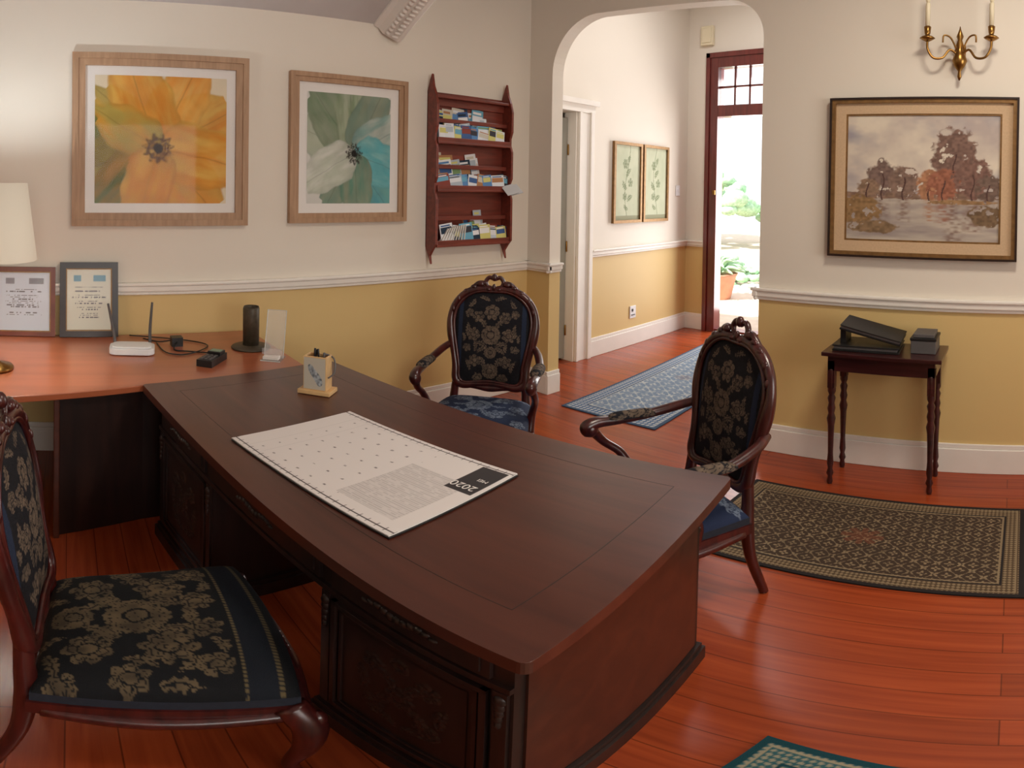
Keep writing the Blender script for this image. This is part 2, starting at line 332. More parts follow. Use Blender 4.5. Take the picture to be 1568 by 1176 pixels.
def seat_blue(s,t):
    fl=[(0,0,.07,9,.3),(.11,.10,.05,7,.1),(.11,-.10,.05,7,.6),(0,.15,.045,6,0),(0,-.15,.045,6,0),(.20,0,.045,6,.2),(.23,.17,.04,5,0),(.2,-.18,.035,5,0)]
    lv=[(.06,.08,.05,.015,.9),(.06,-.08,.05,.015,-.9),(.17,.06,.04,.013,.3),(.17,-.17,.04,.013,.3),(.1,0,.04,.012,0),(.08,.2,.04,.012,.4)]
    m=flowers(s,t,fl,lv,wp=.015)*(vnoise(s*200,t*200,4)>.22)
    return mixc(NBL,LBL,m*(.4+.6*vnoise(s*50,t*50,7)))
def seat_olive(s,t):
    fl=[(0,-.02,.075,11,.3),(.13,.04,.06,8,.1),(.13,-.12,.055,7,.6),(0,-.16,.05,7,0),(.225,-.04,.045,6,.2),(.06,.11,.04,7,0),(.20,.12,.04,6,.4),(.24,-.17,.035,5,0),(.07,-.08,.03,5,0)]
    lv=[(.065,-.11,.05,.016,.9),(.09,.04,.05,.016,-.5),(.18,-.20,.045,.014,.3),(.065,.05,.04,.013,1.9),(.26,.05,.045,.014,1.4),(.0,.085,.03,.012,0),(.18,-.02,.04,.013,1.2),(.1,-.2,.04,.012,2.2),(.13,.13,.035,.012,.2),(.19,.07,.035,.011,-.6)]
    m=flowers(s,t,fl,lv,wp=.016)*(vnoise(s*220,t*220,4)>.18)*(t<.155)
    c=mixc(np.array(srgb(20,21,24)),np.array(srgb(98,84,64)),m*(.4+.65*vnoise(s*45,t*45,2)))
    k=(t>.165)&(t<.235);c=np.where(k[:,None],np.array(srgb(22,26,34)),c)
    for p,w in ((.168,.0035),(.232,.0035)):
        k=(np.abs(t-p)<w)&(np.sin(s*520)>-.5);c=np.where(k[:,None],np.array(srgb(92,80,56)),c)
    return c
# ---------------------------------------------------------------- chair
HS=.93
OUT=[(0,.60),(.09,.598),(.165,.565),(.222,.50),(.243,.42),(.238,.33),(.218,.22),(.20,.12),(.192,.03),(.15,.0),(.07,.012),(0,.018)]
OUT=[(x,y*HS) for x,y in OUT]
outl=cr(OUT+[(-x,y) for x,y in OUT[::-1][1:-1]],6,True)
mat_navy=mat('navy_upholstery',srgb(24,29,42),.85,var=.2,scale=60)
def chair(name,loc,rz,arms=True,seatc=seat_blue,sw=1.):
    b=MB();W=MAHOG
    Z0=.505;tilt=math.radians(9)
    Mb=Matrix.Translation((0,-.235,Z0))@Matrix.Rotation(tilt,4,'X')
    def half(v): return sw*(.235+.055*v)
    def sf(u,v):
        a=(u*2-1);y=-.225+.49*v;x=a*half(v)
        y=y+.035*(1-a*a)*(v>.5)*(v-.5)*2
        ed=np.clip(1-np.abs(a)**5,0,1)*np.clip(1-np.abs(2*v-1)**6,0,1)
        return x,y,.405+.062*ed**.5+.012*(1-a*a)*np.sin(pi*v)
    def sc(u,v):
        a=(u*2-1);return seatc(a*half(v),-.225+.49*v-.0)
    b.grid(sf,150,150,FAB,sc)
    def outline(scale):
        P=[]
        for k in range(12):P.append((-half(0)+2*half(0)*k/11,-.225))
        for k in range(1,12):v=k/11;P.append((half(v),-.225+.49*v))
        for k in range(1,12):
            a=1-2*k/11;P.append((a*half(1),.265+.035*(1-a*a)))
        for k in range(1,11):v=1-k/11;P.append((-half(v),-.225+.49*v))
        return [(x*scale,y*scale) for x,y in P]
    b.prism(outline(1.0),mat_navy,2,.375,.408)
    b.prism(outline(1.03),W,2,.335,.378)
    b.tube([(-half(1),.27,.34),(-.12,.305,.325),(0,.312,.305),(.12,.305,.325),(half(1),.27,.34)],[.02,.022,.028,.022,.02],W,8)
    for k in range(-4,5): b.ell((k*.022,.322-.0004*k*k,.325-.008*(4-abs(k))/4),(.012,.01,.014),W,8,6)
    for sx in (-1,1):
        b.tube([(sx*half(0),-.2,.34),(sx*half(.5)*1.02,0,.33),(sx*half(1),.24,.34)],[.018,.02,.018],W,8)
        h=half(1)
        b.tube([(sx*(h-.01),.245,.37),(sx*(h+.02),.275,.30),(sx*(h+.015),.27,.20),(sx*(h-.01),.25,.09),(sx*(h+.01),.275,.025),(sx*(h+.02),.29,.008)],[.035,.036,.026,.017,.020,.016],W,12)
        b.ell((sx*(h+.012),.28,.02),(.024,.028,.019),W)
        b.ell((sx*(h+.02),.29,.33),(.022,.02,.03),W,8,6)
        b.tube([(sx*.19,-.245,.56),(sx*.20,-.24,.46),(sx*.205,-.235,.36),(sx*.21,-.25,.2),(sx*.215,-.30,.02),(sx*.215,-.305,0.0)],[.02,.023,.026,.021,.018,.018],W,10)
        if arms:
            A=[(sx*.232,-.29,.74),(sx*.268,-.22,.715),(sx*.295,-.10,.685),(sx*.30,.04,.672),(sx*.296,.13,.672),(sx*.29,.175,.655),(sx*.288,.165,.625)]
            b.tube(A,[.018,.021,.021,.022,.026,.028,.02],W,10)
            b.ell((sx*.29,.16,.645),(.03,.034,.034),W)
            b.tube([(sx*.291,.15,.64),(sx*.30,.10,.58),(sx*.292,.03,.52),(sx*.272,.0,.44),(sx*.265,.02,.35)],[.022,.018,.018,.021,.024],W,10)
            def pf(u,v,sx=sx):
                yy=-.13+.22*u;th=pi*v;rr=np.sqrt(np.clip(1-(2*u-1)**4,0,1))
                return sx*(.296)+.034*np.cos(th)*rr, yy, .683+.026*np.sin(th)*rr
            b.grid(pf,44,26,FAB,lambda u,v:back_col((v-.5)*.12,.3+(u-.5)*.25))
    b.M=Mb
    P=[(x,0,y) for x,y in outl]
    b.tube(np.array(P),[.021+.003*math.cos(6*math.atan2(p[2]-.3,p[0])) for p in P],W,10,closed=True,raw=True,up=(0,1,0))
    inn=outl*np.array([.90,.95])+np.array([0,.015])
    b.tube(np.array([(x,.012,y) for x,y in inn]),[.009]*len(inn),W,6,closed=True,raw=True,up=(0,1,0))
    C0=np.array([0,.29])
    dense=cr(inn,3,True);NO=len(dense)
    def pan(sign,fab,cf,dome,nr):
        V=[]
        for i in range(nr):
            r=i/(nr-1)
            q=C0+(dense-C0)*r
            z=dome*(1-r**3)
            V+= [(a,sign*(.004+z),c) for a,c in q]
        V=np.array(V);F=[]
        for i in range(nr-1):
            for k in range(NO):
                k2=(k+1)%NO;F.append((i*NO+k,i*NO+k2,(i+1)*NO+k2,(i+1)*NO+k))
        b.add(V,F,fab,True,cf(V[:,0],V[:,2]))
    pan(1,FAB,back_col,.03,90);pan(-1,FAB,lambda s,t:mixc(NAVY,NAVY*1.3,vnoise(s*90,t*90,2)),.008,20)
    dz=-.6*(1-HS)
    b.M=Mb@Matrix.Translation((0,0,dz))
    for sx in (-1,1):
        b.tube([(sx*.0,.0,.655),(sx*.03,.0,.668),(sx*.05,0,.645),(sx*.04,0,.618),(sx*.015,0,.612)],[.010,.012,.012,.010,.008],W,8)
        b.tube([(sx*.05,.0,.635),(sx*.09,.005,.632),(sx*.13,.0,.60),(sx*.17,0,.578)],[.012,.014,.013,.008],W,8)
        b.ell((sx*.075,.012,.628),(.022,.014,.016),W,8,6);b.ell((sx*.115,.012,.61),(.02,.012,.014),W,8,6)
        b.ell((sx*.155,.012,.585),(.02,.012,.014),W,8,6);b.ell((sx*.20,.012,.54),(.014,.012,.02),W,8,6);b.ell((sx*.228,.012,.48),(.012,.012,.02),W,8,6)
        b.ell((sx*.03,.012,.60),(.016,.014,.012),W,8,6)
        b.ell((sx*.225,.010,.27),(.010,.010,.03),W,8,6);b.ell((sx*.202,.010,.12),(.010,.010,.03),W,8,6)
    b.ell((0,.008,.668),(.018,.016,.022),W,8,6);b.ell((0,.012,.612),(.012,.012,.02),W,8,6)
    b.M=Mb
    b.tube([(-.185,0,.005),(-.08,0,-.005),(0,0,-.012),(.08,0,-.005),(.185,0,.005)],[.016,.016,.02,.016,.016],W,8)
    b.M=Matrix.Identity(4)
    return b.obj(name,loc,rz)
def face(ang): return math.radians(ang)-pi/2
f1=math.radians(-120.5);c1=Vector((-1.03,1.98,0))+.245*Vector((math.cos(f1),math.sin(f1),0))
chair('carved_armchair',(c1.x,c1.y,.009),face(-120.5))
f2_=math.radians(-53);c2=Vector((-2.51,2.14,0))+.245*Vector((math.cos(f2_),math.sin(f2_),0))
chair('carved_armchair',(c2.x,c2.y,0),face(-53))
chair('carved_side_chair',(-1.31,.175,0),face(86),arms=False,seatc=seat_olive,sw=1.05)
# ---------------------------------------------------------------- desk
b=MB();L2,W2=.955,.467
def rr(l,w,r=.03,n=4):
    P=[]
    for cx,cy,a0 in ((l-r,w-r,0),(-l+r,w-r,pi/2),(-l+r,-w+r,pi),(l-r,-w+r,3*pi/2)):
        for k in range(n+1): a=a0+pi/2*k/n;P.append((cx+r*math.cos(a),cy+r*math.sin(a)))
    return P
b.prism(rr(L2,W2,.018),DESKW,2,.725,.76);b.prism(rr(L2-.02,W2-.02,.015),DESKW,2,.708,.726);b.prism(rr(L2-.035,W2-.035,.015),DESKD,2,.695,.709)
for (x0,y0,x1,y1) in ((-.83,-.345,.83,-.3425),(-.83,.3425,.83,.345),(-.83,-.345,-.8275,.345),(.8275,-.345,.83,.345)): b.box((x0,y0,.7595),(x1,y1,.7603),DESKD)
lx,wy=L2-.07,W2-.065
b.box((-lx,-wy,.57),(lx,wy,.697),DESKD)
for sx in (-1,1):
    x0,x1=(.33,lx) if sx>0 else (-lx,-.33)
    b.box((x0,-wy,.0),(x1,wy,.572),DESKD)
    b.box((x0-.02,-wy-.02,0),(x1+.02,wy+.02,.06),DESKD)
    b.box((x0-.010,-wy-.012,.06),(x1+.012,wy+.012,.08),DESKD)
    for sy in (-1,1):
        yA=sy*wy;z0,z1=.11,.55
        def fr(a0,a1,c0,c1,t=.012,w=.016):
            for (p,q,r,s_) in ((a0,a1,c0,c0+w),(a0,a1,c1-w,c1),(a0,a0+w,c0,c1),(a1-w,a1,c0,c1)):
                b.box((p,min(yA,yA+sy*t),r),(q,max(yA,yA+sy*t),s_),DESKD)
        fr(x0+.05,x1-.05,z0,z1);fr(x0+.075,x1-.075,z0+.025,z1-.025,.006,.01)
        pw=(x1-x0)/2-.1;cx=(x0+x1)/2
        def cf(u,v,cx=cx,pw=pw,sy=sy):
            s=(u*2-1);t=(v*2-1)
            m=flowers(s*.2,t*.2,[(0,0,.05,8,0),(.09,.10,.04,6,.4),(.09,-.10,.04,6,.2),(0,.15,.03,5,0)],[(.05,.06,.05,.016,.8),(.05,-.06,.05,.016,-.8),(.14,0,.06,.016,1.4),(.05,-.15,.05,.012,.2)],wp=.01)
            m=m*np.clip((1-np.abs(s))*6,0,1)*np.clip((1-np.abs(t))*6,0,1)
            return cx+s*pw,sy*(wy+.002+.004*m),.33+t*.17
        b.grid(cf,90,90,DESKD)
    for px in (x0+.024,x1-.024):
        for sy in (-1,1):
            b.box((px-.016,min(sy*wy,sy*(wy+.008)),.10),(px+.016,max(sy*wy,sy*(wy+.008)),.56),DESKD)
            for k in range(5): b.ell((px,sy*(wy+.008),.53-k*.022),(.015-.002*k,.009,.018),DESKD,8,6)
for sy in (-1,1):
    for x0,x1 in ((-.84,-.38),(-.33,.33),(.38,.84)):
        yA=sy*wy;b.box((x0,min(yA,yA+sy*.010),.595),(x1,max(yA,yA+sy*.010),.685),DESKD)
        b.box((x0+.02,min(yA,yA+sy*.015),.61),(x1-.02,max(yA,yA+sy*.015),.67),DESKD)
        xc=(x0+x1)/2
        for k in range(-5,6): b.ell((xc+k*.02,sy*(wy+.015),.64-.006*math.cos(k)),(.013,.007,.014-.0015*abs(k)),DESKD,8,6)
    b.box((-lx,min(sy*wy,sy*(wy+.012)),.57),(lx,max(sy*wy,sy*(wy+.012)),.588),DESKD)
for sx in (-1,1):
    b.box((min(sx*lx,sx*(lx+.006)),-wy+.03,.10),(max(sx*lx,sx*(lx+.006)),wy-.03,.68),DESKE)
b.obj('pedestal_desk',(-1.625,.92,0),.15,bevel=.005)
# ---------------------------------------------------------------- counter
b=MB();poly=[(-3.425,-.75),(-2.33,-.75),(-2.35,-.27),(-2.505,.315),(-2.64,1.10),(-3.41,1.07)]
b.prism(poly,COUNT,2,.722,.752)
b.prism([(-3.38,-.05),(-2.46,-.05),(-2.60,.33),(-2.73,1.02),(-3.38,1.0)],DESKD,2,.0,.722)
b.box((-2.455,-.055,0),(-2.435,-.03,.722),DESKE)
b.box((-3.38,-.73,0),(-2.45,-.70,.722),DESKD)
b.obj('side_counter',bevel=.004)
ZK=.752
# ---------------------------------------------------------------- framed works
def art_obj(name,origin,ux,w,h,frames,art,n,glass=False,lean=0.,rz=0.,depth=.03,dp=0):
    b=MB();x0,z0,x1,z1=0,0,w,h
    for (fw,m,d) in frames:
        b.box((x0,-d,z0),(x1,0,z0+fw),m);b.box((x0,-d,z1-fw),(x1,0,z1),m);b.box((x0,-d,z0+fw),(x0+fw,0,z1-fw),m);b.box((x1-fw,-d,z0+fw),(x1,0,z1-fw),m)
        x0+=fw;x1-=fw;z0+=fw;z1-=fw
    b.box((0.005,-.006,.005),(w-.005,0,h-.005),DARKF)
    if dp: b.box((x0,-.010,z0),(x1,-.006,z1),PAPER);x0+=dp;x1-=dp;z0+=dp;z1-=dp
    b.grid(lambda u,v:(x0+(x1-x0)*u,-.0115+0*u,z0+(z1-z0)*v),n[0],n[1],COL,art,False)
    if glass:b.box((x0-dp,-.016,z0-dp),(x1+dp,-.0155,z1+dp),PGLASS)
    return b.obj(name,origin,rz,rx=lean)
def petal_art(bg,pet,cc,cx,cy,cr_,seed):
    B=np.array(srgb(*bg));CC=np.array(srgb(*cc))
    def f(u,v):
        u2=u+.03*(fbm(u*6,v*6,seed)-.5);v2=v+.03*(fbm(u*6+7,v*6,seed)-.5)
        dx=u2-cx;dy=v2-cy
        c=mixc(B,B*.93,fbm(u*6,v*6,seed+9)*2-.5)
        for i,(a,ln,hw,c1,c2) in enumerate(pet):
            a=math.radians(a);p=(dx*math.cos(a)+dy*math.sin(a))/ln;q=(-dx*math.sin(a)+dy*math.cos(a))
            w=hw*np.clip(np.sin(pi*np.clip(p,0,1)**.62)+.25*(p>0)*(p<.8),0,1.1)*(1+.2*(fbm(p*7,q*20,seed+i)-.5))
            k=np.clip((w-np.abs(q))*60,0,1)*(p>0)*(p<1)
            n=fbm(q*16+i,p*2.5,seed+i*3);n2=fbm(u*9,v*9,seed+i)
            col=mixc(np.array(srgb(*c1)),np.array(srgb(*c2)),n*2.2-.6)*(.84+.34*n2)[:,None]
            sh=np.clip(1-(w-np.abs(q))*22,0,1)*.35+np.clip(.3-p,0,.3);col=col*(1-.55*sh)[:,None]
            ve=np.clip(1-np.abs(q)*130,0,1)+.8*np.clip((np.abs(q)-w+.010)*90,0,1);col=mixc(col,col*.6,ve*.7)
            c=mixc(c,col,k*.95)
        r=np.hypot(dx,dy);th=np.arctan2(dy,dx)
        k=np.clip((cr_*(1+.15*np.sin(11*th))-r)*60,0,1)*(.35+.65*(vnoise(th*6+20,r*90,seed)>.45));c=mixc(c,c*0+CC,k*.85)
        k=np.clip((cr_*.38-r)*90,0,1);c=mixc(c,c*0+CC*.35,k)
        k=np.clip((.006-np.abs(r-cr_*.65))*200,0,1)*(np.sin(22*th)>-.2);c=mixc(c,c*0+CC*.3,k)
        return c
    return f
OR,YE1,GR,OL=(212,140,48),(220,174,84),(98,106,40),(150,132,56)
art1=petal_art((228,214,188),[(162,.75,.24,GR,OL),(197,.75,.20,(104,88,38),OL),(228,.85,.20,(84,104,50),(168,126,50)),(135,.75,.16,(190,150,60),(170,150,80)),(28,.82,.24,OR,YE1),(66,.9,.20,(222,148,54),(222,178,96)),(108,.9,.22,OR,YE1),(-85,.85,.24,(204,130,44),YE1),(-48,.80,.21,OR,(208,156,66)),(-12,.85,.23,(212,140,46),YE1),(148,.62,.17,(206,150,58),(176,156,76)),(255,.8,.18,(206,138,52),YE1)],(84,50,28),.47,.43,.115,11)
GY,GY2,TL=(136,146,124),(166,174,150),(88,170,180)
art2=petal_art((216,214,208),[(160,.8,.22,(170,178,160),GY2),(235,.7,.17,GY,(112,140,122)),(130,.9,.22,GY,(108,130,100)),(95,.85,.18,(118,138,106),GY2),(60,.85,.20,GY,(120,142,126)),(25,.8,.20,(184,190,180),(130,164,158)),(-50,.8,.21,(100,164,160),(74,152,166)),(-15,.75,.20,TL,(134,190,190)),(-85,.7,.19,(102,142,122),GY),(205,.8,.18,(216,216,208),(186,192,176))],(46,40,36),.55,.45,.10,23)
art_obj('flower_painting',(XL+.003,.02,1.39),0,1.03,1.0,[(.035,OAK,.04),(.04,OAK,.03)],art1,(260,240),True,rz=pi/2,dp=.055)
art_obj('flower_painting',(XL+.003,1.315,1.40),0,.835,.94,[(.03,OAK,.04),(.03,OAK,.03)],art2,(210,230),True,rz=pi/2,dp=.06)
def landscape(u,v):
    sky=mixc(np.array(srgb(182,168,162)),np.array(srgb(220,208,190)),np.clip(fbm(u*5,v*5,2)*2.2-.6,0,1));sky=mixc(sky,sky*0+np.array(srgb(160,154,160)),np.clip(fbm(u*4+5,v*6,7)*3-1.6,0,1))
    wat=mixc(np.array(srgb(146,134,132)),np.array(srgb(200,188,172)),fbm(u*4,v*22,5)*1.4-.2)
    hz=.34;c=np.where((v>hz)[:,None],sky,wat)
    def blob(c,cx,cy,rx,ry,col,sd,dens=1.25):
        d=((u-cx)/rx)**2+((v-cy)/ry)**2;n=fbm(u*22,v*22,sd);k=np.clip((dens-d-n*1.1)*5,0,1)*(n>.33)
        return mixc(c,np.array(srgb(*col))*(.7+.6*vnoise(u*60,v*60,sd))[:,None],k)
    c=blob(c,.5,.36,.7,.035,(134,108,92),3,1.5)
    for cx,cy,rx,ry,col in ((.24,.50,.12,.17,(122,100,92)),(.38,.47,.11,.15,(130,106,94)),(.55,.45,.10,.14,(168,122,92)),(.71,.66,.17,.28,(122,96,86)),(.64,.45,.13,.15,(150,98,78)),(.83,.50,.14,.20,(124,94,84)),(.93,.42,.10,.12,(112,92,82)),(.14,.42,.10,.08,(142,116,96))):
        c=blob(c,cx,cy,rx,ry,col,int(cx*100),1.4)
        c=mixc(c,c*0+np.array(srgb(*col)),np.clip((.5-np.abs((u-cx)/rx))*3,0,1)*((v<hz)&(v>hz-ry*1.3))*np.clip(vnoise(u*40,v*80,8)*1.5-.3,0,1)*.8)
        tr=(np.abs(u-cx-.01*np.sin(v*30))<.005)&(v>hz-.02)&(v<cy+.03);c=np.where(tr[:,None],np.array(srgb(84,60,56)),c)
    c=blob(c,.08,.24,.16,.12,(142,112,78),31,1.6);c=blob(c,.18,.10,.18,.06,(132,108,82),33,1.5);c=blob(c,.92,.20,.14,.09,(116,94,72),34,1.5);c=blob(c,.75,.31,.25,.02,(150,118,84),35,1.5)
    return c
LINER=mat('cream_linen_liner',srgb(200,170,136),.8,var=.06,scale=90)
art_obj('landscape_painting',(-1.035,YA-.003,1.28),0,1.06,.90,[(.012,DARKF,.045),(.02,GOLDF,.038),(.06,LINER,.022),(.010,GOLDF,.018)],landscape,(240,200))
def botan(seed):
    def f(u,v):
        c=mixc(np.array(srgb(180,188,158)),np.array(srgb(208,210,184)),fbm(u*5,v*5,seed))
        st=np.abs(u-.5-.1*np.sin(v*5+seed))<.012;m=flowers(u,v*1.6,[(.42,1.2,.11,6,0),(.62,.8,.10,5,1),(.4,.5,.09,6,.5)],[(.55,1.0,.14,.05,.8),(.4,.75,.14,.05,2.3),(.6,.45,.13,.05,.5),(.45,.28,.12,.04,2.6),(.58,1.3,.1,.04,1.2)],False)
        c=mixc(c,c*0+np.array(srgb(104,118,78)),m*.8+st*.7);c=np.where((v<.06)[:,None],np.array(srgb(150,150,120)),c);return c
    return f
art_obj('botanical_print',(XH+.003,4.67,1.30),0,.48,.82,[(.03,GOLDF,.03)],botan(3),(90,130),False,rz=pi/2)
art_obj('botanical_print',(XH+.003,5.18,1.30),0,.48,.82,[(.03,GOLDF,.03)],botan(8),(90,130),False,rz=pi/2)
def cert(seed,bgc):
    def f(u,v):
        c=np.tile(np.array(srgb(*bgc)),(len(u),1))
        row=np.floor(v*30);ink=(vnoise(u*45,row*7,seed)>.45)&((v*30)%1<.45)&(np.abs(u-.5)<.2+.18*vnoise(row,row*0+1,seed))&(v<.72)&(v>.18)&(vnoise(row,row*0,seed+4)>.3)
        c=np.where(ink[:,None],np.array(srgb(120,120,128)),c)
        hd=(v>.80)&(v<.9)&(((u>.15)&(u<.32))|((u>.6)&(u<.88)));c=np.where(hd[:,None],np.array(srgb(130,170,190)) if seed>3 else np.array(srgb(150,150,160)),c)
        return c
    return f
REDF=mat('red_brown_frame',srgb(110,52,36),.4,var=.15)
art_obj('framed_certificate',(-3.385,-.43,ZK+.002),0,.36,.40,[(.026,REDF,.02),(.006,GOLDF,.022)],cert(2,(214,222,236)),(90,100),True,lean=-.10,rz=pi/2)
art_obj('framed_certificate',(-3.375,-.045,ZK+.002),0,.33,.43,[(.035,DARKF,.022),(.006,GOLDF,.018)],cert(6,(222,222,210)),(90,100),True,lean=-.10,rz=pi/2)
# ---------------------------------------------------------------- brochure rack
b=MB();y0,y1=2.33,3.03;zb,zt=1.10,2.42;dpt=.12
side=[(0,1.22),(.035,1.15),(.06,1.10),(.05,1.16),(.09,1.21),(dpt,1.24),(dpt,1.55),(.10,1.60),(.10,1.66),(dpt,1.70),(dpt,1.9),(.10,1.95),(.10,2.0),(dpt,2.05),(dpt,2.2),(.10,2.27),(.07,2.33),(.05,zt),(.03,2.38),(0,2.30)]
for ys in (y0,y1-.02): b.prism([(x,z) for x,z in side],RACKW,1,ys,ys+.02)
b.box((0,y0,1.22),(.012,y1,2.30),RACKW)
for z in (1.22,1.60,1.93):
    b.box((.0,y0+.02,z),(dpt-.005,y1-.02,z+.015),RACKW);b.box((dpt-.02,y0+.02,z+.0),(dpt-.008,y1-.02,z+.045),RACKW)
for z in (1.40,1.76,2.08): b.box((.055,y0+.02,z),(.065,y1-.02,z+.03),RACKW)
b.box((.0,y0+.02,2.25),(.09,y1-.02,2.27),RACKW);b.box((.012,y0+.02,2.20),(.03,y1-.02,2.27),RACKW)
b.obj('brochure_rack',(XL+.001,0,0),bevel=.003)
b=MB()
pal=[(225,228,232),(96,140,190),(70,100,150),(206,200,186),(132,160,110),(44,60,78),(180,130,90),(240,240,240),(110,170,196),(140,70,60),(214,208,130),(232,232,235),(64,64,72),(200,210,220),(180,190,200)]
for z,h,ya,yb,xo in ((1.95,.13,y0+.03,y1-.06,.075),(1.95,.26,y0+.03,y0+.50,.025),(1.616,.12,y0+.03,y1-.03,.075),(1.616,.26,y0+.03,y0+.46,.025),(1.236,.14,y0+.08,y1-.04,.075),(1.236,.24,y0+.34,y0+.48,.025)):
    y=ya
    while y<yb-.05:
        w=random.uniform(.07,.13)
        for q in range(3):
            c=np.array(srgb(*random.choice(pal)));hh=h*random.uniform(.72,1);x=xo+.008*q
            M=Matrix.Translation((x,y+random.uniform(-.012,.012),z+.002))@Matrix.Rotation(random.uniform(-.18,.18),4,'X')@Matrix.Rotation(-.10,4,'Y')
            ww=min(w,yb-y)
            b.box((0,0,0),(.003,ww,hh),COL,col=c,M=M)
            b.box((.003,.008,hh*.5),(.0035,ww-.008,hh*.82),COL,col=np.array(srgb(*random.choice(pal))),M=M)
            b.box((.003,.012,hh*.86),(.0036,ww-.02,hh*.93),COL,col=np.array(srgb(*random.choice(pal))),M=M)
        y+=w*.8
for i in range(9):
    M=Matrix.Translation((.07,y0+.05+i*.026,1.24))@Matrix.Rotation(-.6+.06*i,4,'X');b.box((0,0,0),(.03,.006,.13),COL,col=np.array(srgb(225,222,215)),M=M)
for i,(yy,zz) in enumerate(((y1-.06,1.62),(y1-.10,1.62))):
    M=Matrix.Translation((.10,yy,zz+.02))@Matrix.Rotation(.7,4,'Y')@Matrix.Rotation(.3,4,'X');b.box((0,0,0),(.10,.10,.003),COL,col=np.array(srgb(190,188,188)),M=M)
b.obj('brochures',(XL+.003,0,0))
# ---------------------------------------------------------------- sconce
b=MB();b.lathe([(.004,-.15),(.012,-.13),(.008,-.10),(.03,-.07),(.042,-.04),(.028,0),(.014,.03),(.022,.05),(.012,.08),(.02,.10),(.006,.14),(.002,.16)],BRASS,(0,-.05,0),16)
b.box((-.008,-.05,-.02),(.008,0,.0),BRASS);b.box((-.03,-.012,-.05),(.03,0,.06),BRASS)
for sx in (-1,1):
    b.tube([(sx*.0,-.06,-.02),(sx*.05,-.07,.02),(sx*.09,-.09,-.03),(sx*.14,-.10,-.03),(sx*.17,-.10,.02),(sx*.172,-.10,.07)],.007,BRASS,8)
    b.tube([(sx*.02,-.06,.03),(sx*.05,-.07,.09),(sx*.085,-.08,.10),(sx*.09,-.08,.06)],.005,BRASS,8)
    b.lathe([(.008,0),(.03,.012),(.042,.02),(.03,.03),(.012,.035),(.016,.05),(.020,.085),(.014,.09)],BRASS,(sx*.172,-.10,.06),16)
    b.lathe([(.013,0),(.013,.13),(.011,.135)],CREAM,(sx*.172,-.10,.15),14)
    b.lathe([(.006,0),(.014,.02),(.011,.05),(.002,.075)],CREAM,(sx*.172,-.10,.285),12)
b.obj('brass_wall_sconce',(-.305,YA-.002,2.42))
# ---------------------------------------------------------------- side table
b=MB();tw,td,tz=.56,.30,.80
b.box((-.025,-.035,tz-.022),(tw+.035,td-.01,tz),TABW);b.box((0,0,tz-.11),(tw,td-.03,tz-.022),TABW)
prof=[(.012,0),(.016,.02),(.012,.05),(.02,.07),(.012,.10),(.018,.13),(.014,.2),(.016,.3),(.018,.37),(.024,.41),(.016,.44),(.022,.47),(.016,.50),(.022,.53),(.014,.55),(.022,.57),(.022,.70)]
for x in (.02,tw-.02):
    for y in (.02,td-.05): b.lathe(prof,TABW,(x,y,0),14);b.box((x-.02,y-.02,tz-.21),(x+.02,y+.02,tz-.05),TABW)
b.obj('side_table',(-.93,2.975,0),bevel=.003)
# large black folder lying tilted on a flat one
b=MB();b.box((0,0,0),(.35,.21,.012),BLACKP);b.box((.006,.006,.012),(.34,.20,.026),GREYP);b.box((0,0,.026),(.35,.21,.034),BLACKP)
M=Matrix.Translation((.03,.02,.115))@Matrix.Rotation(.23,4,'Y')@Matrix.Rotation(.10,4,'X');b.box((0,0,0),(.33,.19,.010),BLACKP,M=M);b.box((.004,.004,.01),(.325,.186,.022),GREYP,M=M);b.box((0,0,.022),(.33,.19,.028),BLACKP,M=M)
b.box((.03,.05,.034),(.06,.18,.115),BLACKP)
b.obj('ring_binder',(-.91,2.985,tz+.001),.04,bevel=.002)
b=MB();b.box((0,0,0),(.13,.17,.07),GREYP);b.box((-.004,-.004,.07),(.134,.174,.085),BLACKP);b.box((.01,.01,.085),(.12,.16,.105),GREYP);b.obj('card_box',(-.51,3.05,tz+.001),bevel=.003)
